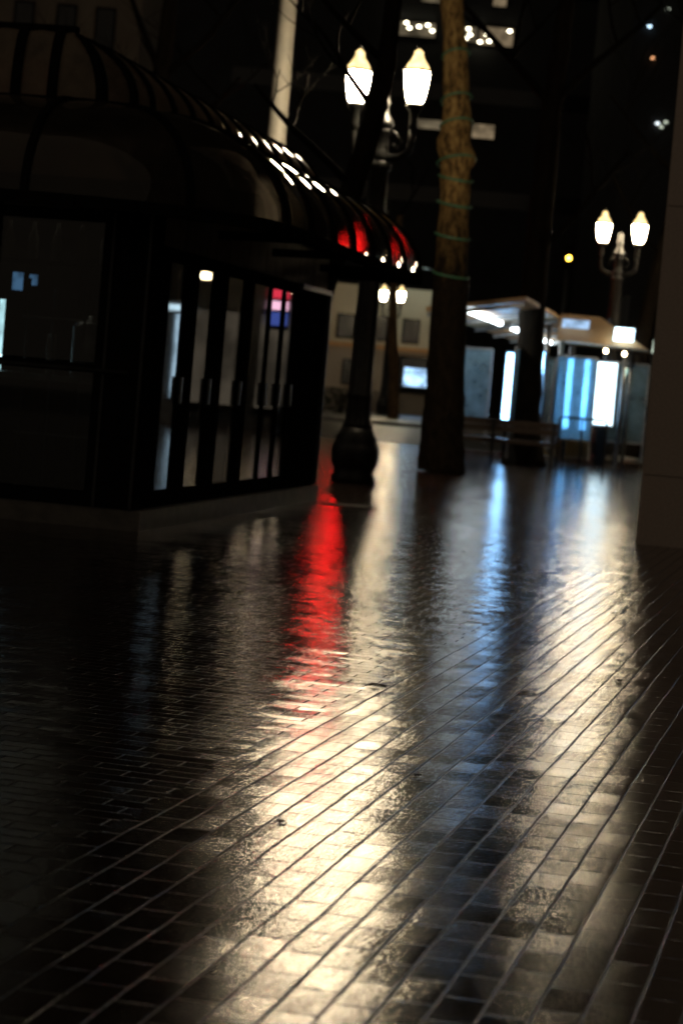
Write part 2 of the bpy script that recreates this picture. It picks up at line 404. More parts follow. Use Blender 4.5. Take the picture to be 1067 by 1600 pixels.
# awning: path of its top line (front, rounded corner, side) with outward normals
def path(t_front, s_front, t_side, s_end, rad, extra=0):
    pts = []                                          # (s, t, ns, nt, q)
    def add(s, t, ns, nt):
        q = 0 if not pts else pts[-1][4] + math.hypot(s-pts[-1][0], t-pts[-1][1])
        pts.append((s, t, ns, nt, q))
    add(s_front, t_front, -1, 0)
    for k in range(7):
        a = R(180 - 15*k)
        add(s_front + rad + rad*math.cos(a), t_side - rad + rad*math.sin(a), math.cos(a), math.sin(a))
    add(s_end, t_side, 0, 1)
    return pts
def at(pts, q):
    for a, b in zip(pts, pts[1:]):
        if q <= b[4] + 1e-6:
            f = (q - a[4])/(b[4]-a[4]); return [a[i] + (b[i]-a[i])*f for i in range(4)]
    return list(pts[-1][:4])
def rib_and_panes(pts, qs, prof, rname, pname, rmat, pmat, rw=.055, sub=2, thick=0.0):
    ribm = []
    for q in qs:
        s, t, ns, nt = at(pts, q)
        L_ = [Vector(K(s+ns*o, t+nt*o, z)) for o, z in prof]
        tang = Vector(K(-nt, ns, 0)).normalized()
        vs = []; fs = []
        for i, p in enumerate(L_):
            d = (L_[min(i+1, len(L_)-1)] - L_[max(i-1, 0)]).normalized(); nn = d.cross(tang).normalized()
            for a_, b_ in ((-1,-1),(1,-1),(1,1),(-1,1)): vs.append(p + tang*a_*rw/2 + nn*b_*.035)
        for i in range(len(L_)-1):
            for k in range(4): fs.append((i*4+k, i*4+(k+1)%4, i*4+4+(k+1)%4, i*4+4+k))
        fs.append((3,2,1,0)); e = (len(L_)-1)*4; fs.append((e,e+1,e+2,e+3))
        MB().add(vs, fs).build(rname, rmat, kiosk)
    for q0, q1 in zip(qs, qs[1:]):
        vs = []; fs = []; nq = sub*2 if q1 - q0 > .3 else 2
        for k in range(nq+1):
            s, t, ns, nt = at(pts, q0 + (q1-q0)*k/nq)
            bulge = .035*math.sin(math.pi*k/nq)
            for i, (o, z) in enumerate(prof): vs.append(K(s+ns*(o+bulge), t+nt*(o+bulge), z + bulge*.4*(i/(len(prof)-1))))
        n = len(prof)
        for k in range(nq):
            for i in range(n-1): fs.append((k*n+i, k*n+n+i, k*n+n+i+1, k*n+i+1))
        pm = MB().add(vs, fs, True)
        if thick:
            cen = [at(pts, q0 + (q1-q0)*k/nq) for k in range(nq+1)]
            vs2 = [Vector(v) - Vector(K(cen[i//n][2], cen[i//n][3], .5)).normalized()*thick for i, v in enumerate(vs)]
            pm.add(vs2, [tuple(reversed(f)) for f in fs], True)
        pm.build(pname, pmat, kiosk)
lowp = path(-4.2, .25, -.3, 8.0, .55)
total = lowp[-1][4]
corner_q = lowp[7][4]
prof_low = [(1.15*math.sin(a), 2.50 + .80*math.cos(a)) for a in [R(90 - 90*k/10) for k in range(11)]]
qs_low = [.0, .85, 1.7, 2.55, lowp[1][4]+.02, lowp[4][4], corner_q] + [corner_q + (total-corner_q)*k/7 for k in range(1, 8)]
rib_and_panes(lowp, qs_low, prof_low, 'awning_rib', 'awning_pane', mat['bronze'], mat['smokedpane'], thick=.012)
rim = MB(); top = MB()
for a, b in zip(lowp, lowp[1:]):
    rim.bar(K(a[0]+a[2]*1.15, a[1]+a[3]*1.15, 2.46), K(b[0]+b[2]*1.15, b[1]+b[3]*1.15, 2.46), .09, .09)
    top.bar(K(a[0], a[1], 3.3), K(b[0], b[1], 3.3), .08, .07)
rim.build('awning_rim', mat['bronze'], kiosk); top.build('awning_ridge', mat['bronze'], kiosk)
# soffit under the awning and brackets
so = MB()
for a, b in zip(lowp, lowp[1:]):
    so.quad(K(a[0]+a[2]*.3, a[1]+a[3]*.3, 2.69), K(b[0]+b[2]*.3, b[1]+b[3]*.3, 2.69), K(b[0]-b[2]*.2, b[1]-b[3]*.2, 2.72), K(a[0]-a[2]*.2, a[1]-a[3]*.2, 2.72))
so.build('soffit', mat['blackpanel'], kiosk)
for s in (2.0, 4.2, 6.6):
    MB().bar(K(s,.03,2.45), K(s,.82,2.47), .05, .07).build('bracket', mat['bronze'], kiosk)
eb = MB().bar(K(7.97,-.9,2.46), K(7.97,.85,2.46), .06, .09).bar(K(SL+.02,.0,2.5), K(7.94,.0,2.5), .06, .09)
eb.build('end_beam', mat['bronze'], kiosk)
# upper barrel vault
prof_up = [(-.88*(1-math.cos(a)), 3.34 + .53*math.sin(a)) for a in [R(90*k/9) for k in range(10)]]
upp = [(a, b, c*.2, d, q) for a, b, c, d, q in path(-4.0, .27, -.34, 7.98, .55)]
cq = upp[7][4]; tq = upp[-1][4]
qs_up = [.3, .6, .9, 1.2, 1.5, 1.8, 2.1, 2.4, 2.7, 3.0, upp[3][4], upp[5][4], cq] + [cq + (tq-cq)*k/10 for k in range(1, 11)]
rib_and_panes(upp, qs_up, prof_up, 'vault_rib', 'vault_pane', mat['bronze'], mat['roofacrylic'], .075)
rd = MB()
for a, b in zip(upp, upp[1:]):
    rd.bar(K(a[0]-a[2]*.88, a[1]-a[3]*.88, 3.88), K(b[0]-b[2]*.88, b[1]-b[3]*.88, 3.88), .09, .07)
rd.build('vault_ridge', mat['bronze'], kiosk)
kbox(.50, 7.97, -4.0, -1.30, 3.80, 3.86, 'roof_deck', mat['blackpanel'])

# things standing in the kiosk window (world positions through the kiosk's own frame)
KM = Matrix.Translation(KO) @ Matrix.Rotation(R(90)-KA, 4, 'Z')
def kw(s, t, z): return KM @ Vector(K(s, t, z))
KR = R(90) - KA
ct = thing('service_counter', 'dark counter with pale worktop edge behind the front kiosk window', 'counter', kw(.78, -1.7, .18), KR)
MB().box((0,0,.46), (.6, 2.6, .92)).build('cabinet', mat['blackpanel'], ct)
MB().box((-.01,0,.945), (.66, 2.66, .05)).build('worktop', mat['steel'], ct)
cl = thing('glow_cabinet', 'black cabinet with added blue-white glow patches behind the kiosk window', 'glow cabinet', kw(1.3, -1.42, .18), KR)  # glow patches added for the blue lights showing in the window glass
MB().box((.3,0,1.0), (.6, .9, 2.0)).build('cabinet', mat['blackpanel'], cl)
MB().box((-.004,.19,1.25), (.01, .045, .62)).build('glow_strip', mat['glowstrip'], cl)
MB().box((-.004,.075,1.72), (.01, .09, .15)).build('glow_patch', mat['glowpatch'], cl)
MB().box((-.004,-.06,1.74), (.01, .07, .09)).build('glow_patch', mat['glowpatch'], cl)
ur = thing('coffee_urn', 'dull steel coffee urn standing on the kiosk counter', 'urn', kw(.72, -.66, 1.15), KR)
MB().lathe([(.13,0),(.15,.02),(.15,.40),(.12,.45),(.03,.47),(.03,.50)], 20).build('body', mat['steel'], ur)
MB().tube([(-.15,0,.08),(-.21,0,.08),(-.21,0,.03)], .014, 8).build('tap', mat['bronze'], ur)
for i, (t, h_) in enumerate(((-.42,.24),(-.95,.34))):
    cs = MB()
    for k in range(int(h_/.03)): cs.lathe([(.032,k*.03),(.04,k*.03+.027)], 14)
    tag(cs.build('cup_stack', mat['ceramic'], None, kw(.62, t, 1.15)), ['short stack of paper cups beside the coffee urn','tall stack of paper cups on the kiosk counter'][i], 'cups')
tag(MB().box((0,0,.06), (.01,.15,.10)).build('price_card', mat['paper'], None, kw(.10, -.42, 1.50)), 'small pale card in the kiosk window near its corner column', 'card')
wr = thing('wire_rack', 'chrome wire rack with slim uprights inside the kiosk window', 'rack', kw(.34, -.74, .18), KR)
for t in (-.34, -.13, .12, .34):
    MB().tube([(0,t,0),(0,t,1.62+.3*abs(t))], .011, 8).build('upright', mat['steel'], wr)
for z in (.5, 1.05, 1.42): MB().box((0,0,z),(.16,.72,.012)).build('shelf', mat['steel'], wr)
hs = thing('bottle_shelf', 'hanging shelf of upright bottles high inside the kiosk window', 'shelf', kw(.5, -1.15, 2.04), KR)
MB().box((0,0,0), (.22, 1.5, .03)).build('board', mat['bronze'], hs)
for k in range(7):
    MB().lathe([(.036,.016),(.04,.03),(.04,.20),(.014,.26),(.014,.32)], 12, (0,-.62+k*.2,0)).build('bottle', mat['ceramic'] if k % 3 != 1 else mat['smoked'], hs)

# ------------------------------------------------------------------ twin lamps
def make_lamp(label):
    t = thing('twin_street_lamp', label, 'street lamp', group='twin globe street lamps')
    prof = [(.30,0),(.30,.10),(.265,.12),(.275,.20),(.31,.26),(.325,.42),(.31,.50),(.27,.56),(.28,.60),(.235,.66),(.21,.74)]
    MB().lathe(prof, 16).build('base', mat['iron'], t)
    sh = [(.20,.74),(.185,.80),(.165,.86),(.16,1.1),(.16,1.12),(.172,1.14),(.172,1.2),(.155,1.22),(.15,2.2),(.135,3.4),(.12,4.15),(.15,4.18),(.15,4.26),(.11,4.30)]
    MB().lathe(sh, 48, flute=.035, nf=12).build('shaft', mat['iron'], t)
    ca = MB()
    for sg in (-1, 1):
        ca.tube([(0,0,4.38),(sg*.12,0,4.33),(sg*.28,0,4.34),(sg*.42,0,4.42),(sg*.45,0,4.55),(sg*.45,0,4.72)], [.06,.055,.05,.05,.045,.05], 10)
        ca.tube([(sg*.06,0,4.72),(sg*.2,0,4.66),(sg*.3,0,4.54),(sg*.24,0,4.46),(sg*.17,0,4.52)], .022, 8)
    ca.lathe([(.11,4.26),(.14,4.34),(.10,4.42),(.09,4.62),(.12,4.66),(.12,4.72)], 16)
    ca.build('crossarm', mat['iron'], t)
    MB().lathe([(.10,4.72),(.15,4.76),(.13,4.82),(.065,4.92),(.06,5.02),(.075,5.06),(.05,5.12),(.055,5.18),(.055,5.24),(.01,5.30)], 16).build('finial', mat['iron'], t)
    for sg in (-1, 1):
        x = sg*.45
        g = MB().lathe([(.09,5.065),(.112,5.085),(.135,5.18),(.160,5.32),(.170,5.42),(.170,5.46)], 12, (x,0,0), False).build('lamp_globe', mat['globe'], t)
        MB().lathe([(.07,4.72),(.055,4.78),(.06,4.92),(.10,4.98),(.125,5.02),(.10,5.055)], 16, (x,0,0)).build('holder', mat['iron'], g)
        MB().lathe([(.18,5.462),(.185,5.475),(.185,5.49),(.17,5.495)], 16, (x,0,0)).build('band', mat['iron'], g)
        MB().lathe([(.165,5.497),(.135,5.56),(.085,5.63),(.06,5.70),(.065,5.72),(.02,5.76)], 12, (x,0,0)).build('cap', mat['capglass'], g)
        MB().lathe([(.02,5.762),(.035,5.79),(.01,5.83)], 10, (x,0,0)).build('spike', mat['iron'], g)
    return t
lamp = make_lamp('nearest twin-globe lamp post with a bulky iron base at the kiosk end')
lamp.location = (.11, 31.3, 0); lamp.rotation_euler.z = R(-31); lamp.scale = (.97,.97,.97)
l2 = copy_tree(lamp); l2.location = (5.68, 54.2, 0)
l2['label'] = 'twin-globe lamp post rising behind the lit bus shelter'
for ch in l2.children:                                 # weaker emission, tones down their streak on the ground
    if ch.name.startswith('lamp_globe'):
        ch.material_slots[0].link = 'OBJECT'; ch.material_slots[0].material = mat['weakglobe']
l3 = copy_tree(lamp); l3.location = (1.39, 104.5, 0)
for ch in l3.children:
    if ch.name.startswith('lamp_globe'):
        ch.material_slots[0].link = 'OBJECT'; ch.material_slots[0].material = mat['weakglobe']
l3['label'] = 'distant small twin-globe lamp post in front of the cream building'

l4 = copy_tree(lamp); l4.location = (9.6, 50.5, 0)  # extra lamp out of view, added to put glints on the awning panes
l4['label'] = 'added unseen twin-globe lamp post beyond the granite pillar, for awning glints'

# pale tapered pole behind the kiosk
pp = thing('pale_light_pole', 'tall smooth pale pole catching lamplight behind the kiosk roof', 'pole', (-1.36, 34.4, 0))
MB().lathe([(.17,.0),(.17,.3),(.14,.32),(.135,4),(.115,9)], 24).build('shaft', mat['polepaint'], pp)
MB().lathe([(.22,0),(.22,.06),(.175,.10)], 16).build('base_plate', mat['iron'], pp)

# ------------------------------------------------------------------ trees
def limb(mb, p, d, r, ln, depth, rng):
    n = 5; pts = [Vector(p)]; d = Vector(d).normalized()
    for i in range(n):
        d = (d + Vector((rng.uniform(-.16,.16), rng.uniform(-.16,.16), rng.uniform(-.06,.15)))).normalized()
        pts.append(pts[-1] + d*ln/n)
    rad = [r*(1 - .55*i/n) for i in range(n+1)]
    mb.tube(pts, rad, 7 if r > .03 else 4, False)
    if depth == 0: return
    for k in range(rng.choice((2,3,3))):
        i = rng.randint(2, n); a = rng.uniform(0, 2*math.pi)
        side = Vector((math.cos(a), math.sin(a), rng.uniform(-.1,.7)))
        limb(mb, pts[i], d*.55 + side*.75, rad[i]*.62, ln*rng.uniform(.55,.8), depth-1, rng)
def tree(label, pts, rad, barkm, seed, starts, n=14, bumps=(), depth=4, blen=2.2, group=None):
    rng = random.Random(seed); base = Vector(pts[0])
    t = thing('street_tree', label, 'tree', base, 0, group)
    # densify the trunk and roughen it
    P = [Vector(p) - base for p in pts]; q = []; rr = []
    for i in range(len(P)-1):
        for k in range(6):
            f = k/6; q.append(P[i].lerp(P[i+1], f) + Vector((rng.uniform(-.012,.012), rng.uniform(-.012,.012), 0))); rr.append((rad[i]*(1-f)+rad[i+1]*f)*rng.uniform(.95,1.05))
    q.append(P[-1]); rr.append(rad[-1])
    tm = MB(); tm.tube(q, rr, n)
    vs = [Vector(v) for v in tm.v]
    for bp, br, am in bumps:
        b = Vector(bp) - base
        for i, v in enumerate(vs):
            dd = (v - b).length
            if dd < br:
                c_ = min(q, key=lambda c: (c - v).length); o_ = (v - c_); vs[i] = v + o_.normalized()*am*(1-dd/br)
    tm.v = [tuple(v) for v in vs]
    tm.build('trunk', barkm, t)
    cr = MB()
    for (i, d, r, ln) in starts:
        limb(cr, P[i], d, r, ln, depth, rng)
    cr.build('crown', mat['twig'], t)
    return t
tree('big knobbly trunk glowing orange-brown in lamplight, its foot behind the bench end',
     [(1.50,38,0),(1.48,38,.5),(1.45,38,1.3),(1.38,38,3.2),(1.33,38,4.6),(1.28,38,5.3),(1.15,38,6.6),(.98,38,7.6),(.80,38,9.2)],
     [.40,.335,.31,.26,.235,.225,.185,.18,.15], mat['shadedbark'], 3,
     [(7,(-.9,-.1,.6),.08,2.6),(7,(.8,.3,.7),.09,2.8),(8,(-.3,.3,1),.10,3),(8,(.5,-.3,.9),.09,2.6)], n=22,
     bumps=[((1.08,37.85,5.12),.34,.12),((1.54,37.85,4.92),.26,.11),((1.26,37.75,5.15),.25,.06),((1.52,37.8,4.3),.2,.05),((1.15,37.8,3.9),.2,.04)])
tree('dark straight trunk standing behind the bench in front of the bus shelter',
     [(3.36,46,0),(3.34,46,.6),(3.29,46,2.2),(3.26,46,4.0),(3.31,46,6.8),(3.4,46,9)], [.44,.31,.255,.24,.2,.14], mat['darkbark'], 11,
     [(3,(.9,.1,.8),.07,2.6),(4,(-.8,.2,.8),.09,3),(4,(.7,-.2,.8),.08,2.8),(5,(.1,.1,1),.09,3),(5,(-.5,-.3,.9),.07,2.4)], depth=4)
tree('black leaning trunk crossing in front of the nearest lamp globes',
     [(-.95,29,0),(-.74,29,1.2),(-.48,29,2.3),(-.20,29,3.6),(.0,29,4.5),(.07,29,5.1),(.10,29,6.2),(.12,29,8)],
     [.22,.19,.17,.14,.125,.115,.10,.08], mat['darkbark'], 21,
     [(3,(-1,-.1,.75),.055,1.7),(4,(-.75,.1,.9),.045,1.5),(5,(-.9,0,.5),.05,1.6),(6,(-.5,.2,.9),.05,1.6),(6,(.6,-.1,.8),.04,1.3),(7,(.1,.1,1),.05,1.6)], depth=3)
tree('leaning dark trunk between the shelter and the granite pillar',
     [(7.16,62,0),(7.2,62,1.5),(7.3,62,3.2),(7.6,62,5.2),(7.9,62,7.2),(8.3,62,9.5)], [.34,.29,.25,.21,.17,.12], mat['darkbark'], 31,
     [(3,(-.8,0,.8),.07,2.4),(4,(-.9,-.1,.6),.07,2.8),(4,(.5,.1,.9),.06,2.4),(5,(-.3,.2,1),.07,2.8)], depth=4)
tree('slim trunk with an orange-lit edge beside the far cream wall',
     [(1.72,96,0),(1.62,96,1.6),(1.42,96,3.2),(1.3,96,5),(1.3,96,8)], [.24,.21,.19,.15,.1], mat['bark'], 41,
     [(3,(-.8,0,.8),.06,2.4),(4,(.6,.1,.9),.06,2.4)], depth=3)
tree('bare tangled tree rising behind the kiosk vault',
     [(-4.3,45,0),(-4.2,45,2.4),(-4.25,45,4.6),(-4.0,45,6.6),(-3.9,45,9)], [.26,.23,.2,.16,.11], mat['darkbark'], 51,
     [(2,(.9,0,.8),.08,2.8),(2,(-.8,.1,.8),.08,2.8),(3,(.8,-.1,.9),.08,2.6),(3,(-.6,0,.9),.07,2.6),(4,(.2,.1,1),.08,2.6)], depth=4)

# green wire of unlit fairy lights round the big trunk
cb = MB(); pts = []
for (z, x, r) in ((6.5,1.16,.205),(5.82,1.23,.235),(5.43,1.27,.25),(4.86,1.32,.30),(4.6,1.33,.27),(4.2,1.345,.275),(3.7,1.36,.28),(3.1,1.385,.285)):
    pts += [(x + r*math.cos(a), 38 + r*math.sin(a), z + .09*math.cos(a + 1.0)*(1 if z > 4.7 else -.6)) for a in [math.pi/2 + 2*math.pi*k/28 for k in range(29)]]
cb.tube(pts, .019, 6, False)
tag(cb.build('light_string', mat['green'], None), 'green wire of unlit fairy lights wound round the orange-lit trunk', 'light string')

# ------------------------------------------------------------------ granite pillar with the building it carries
gp = thing('granite_pillar', 'tall square granite-clad pillar at the pavement edge', 'pillar', (2.8, 22.9, 0), -KA)
W_ = 1.3
for i, (z0, z1) in enumerate(((0,.66),(.668,3.2),(3.208,5.75),(5.758,8.3))):
    MB().box((W_/2, W_/2, (z0+z1)/2), (W_, W_, z1-z0)).build('granite_block', mat['granite'], gp)
MB().box((W_/2, W_/2, 4.15), (W_-.03, W_-.03, 8.2)).build('core', mat['joint'], gp)
MB().box((3.0, 2.0, 9.0), (8.0, 6.0, 1.4)).build('lintel', mat['granite'], gp)

# ------------------------------------------------------------------ bus shelters
SA = R(9)
def shelter_frame(name, label, loc): return thing(name, label, 'bus shelter', loc, -SA, 'lit bus shelters')
s1 = shelter_frame('bus_shelter', 'long glass bus shelter with beige canopy and a line of blue-white tubes', (1.18, 43, 0))
cp = MB()                                             # local x = across (right), local y = along
vs = [(0,0,2.66),(1.75,0,2.98),(1.75,20,2.98),(0,20,2.66),(0,0,2.74),(1.75,0,3.06),(1.75,20,3.06),(0,20,2.74)]
cp.add(vs, [(0,3,2,1),(4,5,6,7),(0,1,5,4),(1,2,6,5),(2,3,7,6),(3,0,4,7)])
cp.build('canopy', mat['beige'], s1)
for y in (0.1, 4, 8, 12, 16, 19.9): MB().bar((.02,y,2.60),(1.73,y,2.915),.07,.08).build('canopy_beam', mat['steel'], s1)
for y0, y1 in ((.6,6.3),(9.0,14.5),(15.0,19.6)):
    MB().tube([(.72,y0,2.735),(.72,y1,2.735)], .045, 10).build('light_tube', mat['bluetube'], s1)
for y in (9.0, 13.0, 17.0): MB().tube([(1.5,y,0),(1.5,y,2.9)], .05, 12).build('post', mat['steel'], s1)
def glass_panel(par, x0, y0, x1, y1, z0, z1, m=None):
    f = MB()
    f.bar((x0,y0,z0),(x1,y1,z0),.04,.05).bar((x0,y0,z1),(x1,y1,z1),.04,.05).bar((x0,y0,z0-.4),(x0,y0,z1),.04,.04).bar((x1,y1,z0-.4),(x1,y1,z1),.04,.04)
    o = f.build('glass_screen', mat['steel'], par)
    g = MB().bar((x0,y0,(z0+z1)/2),(x1,y1,(z0+z1)/2),.012,z1-z0-.06); g.build('pane', m or mat['shelterglass'], o)
glass_panel(s1, .05, 3.9, .85, 3.9, .72, 2.15)
glass_panel(s1, 1.45, 2.2, 1.45, 7.0, .55, 2.2)
glass_panel(s1, 1.45, 7.4, 1.45, 11.8, .55, 2.2)
glass_panel(s1, 1.45, 12.2, 1.45, 16.8, .55, 2.2)
def light_column(par, x, y, w, z0, z1, m):
    c = MB().box((x,y,(z0+z1)/2),(w,.08,z1-z0)).build('light_panel', m, par)
    MB().box((x,y+.06,(z0+z1)/2),(w+.06,.04,z1-z0+.08)).build('casing', mat['steel'], c)
    fb = MB().box((x,y+.05,z0/2-.01),(w*.5,.05,z0-.04)); fb.build('stand', mat['bronze'], c)
light_column(s1, .93, 7.05, .17, .78, 2.16, mat['bluepanel'])
light_column(s1, 1.30, 7.2, .15, .78, 2.42, mat['whitepanel'])
light_column(s1, 1.50, 7.35, .15, .95, 2.25, mat['bluepanel'])
s2 = shelter_frame('bus_shelter', 'smaller bus shelter with pitched beige canopy and a big white lit panel', (3.95, 49.3, 0))
cp = MB()
vs = [(.1,0,2.50),(1.95,0,2.46),(1.95,3.4,2.46),(.1,3.4,2.50),(.1,.5,3.06),(.9,.7,3.06),(.9,2.9,3.06),(.1,2.9,3.06)]
cp.add(vs, [(0,3,2,1),(4,5,6,7),(0,1,5,4),(1,2,6,5),(2,3,7,6),(3,0,4,7)])
cp.build('canopy', mat['beige'], s2)
for x, y in ((.2,.3),(1.5,.3),(.2,3.1),(1.5,3.1)): MB().tube([(x,y,0),(x,y,2.5)], .04, 10).build('post', mat['steel'], s2)
glass_panel(s2, .15, .2, .95, .2, .5, 2.2); glass_panel(s2, 1.0, 3.2, 1.9, 3.2, .5, 2.2)
light_column(s2, .72, .9, .10, .72, 2.16, mat['bluepanel'])
light_column(s2, .35, 1.2, .10, .72, 2.16, mat['bluepanel'])
light_column(s2, 1.12, 1.0, .40, .86, 2.14, mat['whitepanel'])
MB().box((1.45,.02,2.72),(.40,.03,.34), rx=R(-40)).build('roof_light', mat['whitepanel'], s2)
MB().box((.45,.17,2.86),(.55,.03,.22), rx=R(-42)).build('roof_light', mat['roofglow'], s2)
for x, z in ((1.12,2.36),(1.5,2.33),(1.32,2.78)):
    MB().lathe([(.02,-.04),(.038,-.02),(.038,.02),(.02,.04)], 10, (x,-.12,z)).build('lamp_bulb', mat['pendant'], s2)

# bench in front of the dark trunk
bn = thing('street_bench', 'long dark slatted bench with iron ends facing the shelter', 'bench', (1.55, 44.6, 0), R(-3))
MB().box((1.1,0,.46),(2.35,.42,.08)).build('seat', mat['wood'], bn)
bk = MB()
for z in (.68,.80): bk.box((1.1,-.24,z),(2.35,.05,.11))
bk.build('backrest', mat['wood'], bn)
for x in (.0, 1.1, 2.2):
    e = MB(); e.bar((x,-.24,0),(x,-.25,.86),.06,.06).bar((x,.2,0),(x,.2,.46),.06,.06).bar((x,-.22,.44),(x,.2,.44),.05,.05).bar((x,-.24,.68),(x,.24,.66),.05,.05).bar((x,.2,.44),(x,.22,.66),.05,.05)
    e.build('leg_frame', mat['iron'], bn)
hr = thing('hoop_rail', 'thin black hoop rail standing at the right end of the bench', 'rail', (3.95, 45.4, 0), R(-6))
MB().tube([(-.02,0,0),(-.02,0,.92),(.0,0,.96),(.06,0,.98),(.78,0,.98),(.84,0,.96),(.86,0,.92),(.86,0,0)], .022, 8).build('hoop', mat['iron'], hr)
MB().tube([(.40,0,0),(.40,0,.96)], .02, 8).build('post', mat['iron'], hr)
for k, x in enumerate((-.02,.86)): MB().lathe([(.06,0),(.06,.012),(.03,.02)], 10, (x,0,0)).build('foot_plate', mat['iron'], hr)

tc = thing('litter_bin', 'round slatted steel litter bin beside the pillar in the distance', 'bin', (7.62, 64.5, 0))
MB().lathe([(.27,0),(.30,.05),(.32,.5),(.33,.9)], 24, flute=.03, nf=24).build('body', mat['steel'], tc)
MB().lathe([(.35,.902),(.36,.95),(.30,1.03),(.16,1.07)], 24).build('lid', mat['iron'], tc)

# ------------------------------------------------------------------ traffic signals
ts = thing('lit_disc_sign', 'small round red lit sign hung from a mast arm, glowing through the kiosk awning', 'sign', (-2.6, 57, -.13))
MB().lathe([(.2,0),(.2,.2),(.13,.25),(.11,5.6),(.08,5.65)], 16).build('pole', mat['iron'], ts)
MB().tube([(0,0,5.3),(1.4,0,5.4),(3.1,0,5.45)], [.07,.06,.04], 10).build('mast_arm', mat['iron'], ts)
MB().lathe([(.28,-.08),(.32,-.06),(.32,.06),(.28,.08)], 28).build('case', mat['blackpanel'], ts).matrix_local = Matrix.Translation((2.57,0,4.66)) @ Matrix.Rotation(R(90), 4, 'X')
MB().lathe([(.275,-.012),(.27,.012)], 28).build('red_face', mat['red'], ts).matrix_local = Matrix.Translation((2.57,-.095,4.66)) @ Matrix.Rotation(R(90), 4, 'X')
for x in (2.4, 2.74): MB().bar((x,0,5.05),(x,0,5.42),.04,.04).build('hanger', mat['iron'], ts)
am = thing('amber_beacon', 'single amber signal light glowing above the shelters', 'signal', (8.4, 100, 0))
MB().lathe([(.12,0),(.09,7.6)], 12).build('pole', mat['iron'], am)
MB().box((0,-.1,7.2),(.42,.2,.95)).build('signal_head', mat['blackpanel'], am)
MB().lathe([(.10,-.01),(.10,.01)], 18).build('amber_lens', mat['amber'], am).matrix_local = Matrix.Translation((0,-.22,7.12)) @ Matrix.Rotation(R(90), 4, 'X')
cw = thing('cobra_street_light', 'cool white street light just past the awning tip', 'street light', (3.9, 110, 0))
MB().tube([(0,0,0),(0,0,6.2),(-.2,0,6.6),(-1.3,0,6.75)], [.12,.09,.07,.05], 10).build('pole', mat['iron'], cw)
MB().box((-1.55,0,6.72),(.7,.3,.14)).build('lamp_head', mat['iron'], cw)
MB().box((-1.55,-.02,6.60),(.5,.34,.08)).build('lamp_lens', mat['teal'], cw)

# ------------------------------------------------------------------ far buildings
cb_ = thing('cream_building', 'low cream stone building lit across the street behind the lamp post', 'building', (0, 112, 0))
MB().box((-.2,3,3.05-.5),(8.2,6,.99)).build('plinth_course', mat['darkstone'], cb_).location.z = -2.05
MB().box((-.2,3,1.95),(8.2,6,1.9)).build('lower_wall', mat['pinkstone'], cb_)
MB().box((-.2,2.95,3.0),(8.4,6.2,.18)).build('string_course', mat['orangestone'], cb_)
MB().box((-.2,3,4.45),(8.2,6,2.7)).build('upper_wall', mat['stone'], cb_)
for x in (-2.9, -1.7, -.55, 1.1, 2.47):
    w = MB().box((x,-.015,3.85),(.82,.06,1.15)).build('window', mat['bronze'], cb_)
    MB().box((x,-.05,3.85),(.72,.02,1.05)).build('pane', mat['darkglass'], w)
w = MB().box((3.1,-.02,1.85),(2.1,.08,1.7)).build('shop_window', mat['bronze'], cb_)
MB().box((3.1,-.066,1.95),(1.9,.02,1.4)).build('pane', mat['darkglass'], w)
MB().box((2.95,-.09,1.75),(1.25,.02,.85)).build('lit_display', mat['screen'], w)
w = MB().box((-.15,-.02,1.75),(.8,.06,1.2)).build('window', mat['bronze'], cb_)
MB().box((-.15,-.055,1.75),(.7,.02,1.1)).build('pane', mat['darkglass'], w)
def shrub(label, loc, w, h, seed):
    rng = random.Random(seed); m = MB()
    for i in range(420):
        a = rng.uniform(0, 6.283); rr = math.sqrt(rng.random())*w/2; z = rng.random()*h*(1 - .5*(rr/(w/2))**2)
        p = Vector((rr*math.cos(a), rr*math.sin(a)*.7, z)); s_ = rng.uniform(.05,.12)
        u_ = Vector((rng.uniform(-1,1), rng.uniform(-1,1), rng.uniform(-1,1))).normalized()*s_
        v_ = u_.cross(Vector((rng.uniform(-1,1), rng.uniform(-1,1), rng.uniform(-1,1)))).normalized()*s_*.5
        m.quad(p-u_, p+v_, p+u_, p-v_)
    t = thing('planter_shrub', label, 'shrub', loc)
    m.build('foliage', mat['foliage'], t)
    st = MB()
    for k in range(6): st.tube([(0,0,0),(rng.uniform(-w,w)*.3, rng.uniform(-.2,.2), h*.75)], [.03,.01], 5)
    st.build('stem', mat['twig'], t)
shrub('dark low shrub beside the kiosk end across the street', (-.35, 96, 0), 2.2, 1.15, 5)

tw = thing('office_tower', 'dark office tower with a few lit window bands high up', 'building', (0, 150, 0))
MB().box((8,12,27),(60,24,54)).build('facade', mat['facade'], tw)
def office(x0, x1, z0, z1, glow, spots, seed):
    rng = random.Random(seed)
    w = MB().box(((x0+x1)/2,-.05,(z0+z1)/2),(x1-x0+.2,.1,z1-z0+.2)).build('lit_window', mat['bronze'], tw)
    MB().box(((x0+x1)/2,-.12,(z0+z1)/2),(x1-x0,.03,z1-z0)).build('interior', glow, w)
    for (fx_, fz) in spots:
        MB().lathe([(.02,-.08),(.13,-.03),(.13,.03),(.02,.08)], 10, (x0+(x1-x0)*fx_, -.22, z0+(z1-z0)*fz)).build('ceiling_light', mat['officespot'], w)
office(.55, 3.2, 22.75, 23.6, mat['officeglow'], [(.08,.72),(.32,.9),(.40,.55),(.62,.70),(.82,.85),(.93,.48)], 1)
office(4.95, 5.75, 22.7, 23.6, mat['officeglow'], [(.35,.85),(.5,.45),(.2,.2)], 2)
office(5.95, 8.0, 22.6, 23.7, mat['officedim'], [(.08,.85),(.2,.55),(.3,.2),(.02,.12),(.88,.85)], 3)
office(6.0, 7.35, 16.9, 17.75, mat['officedim'], [], 4)
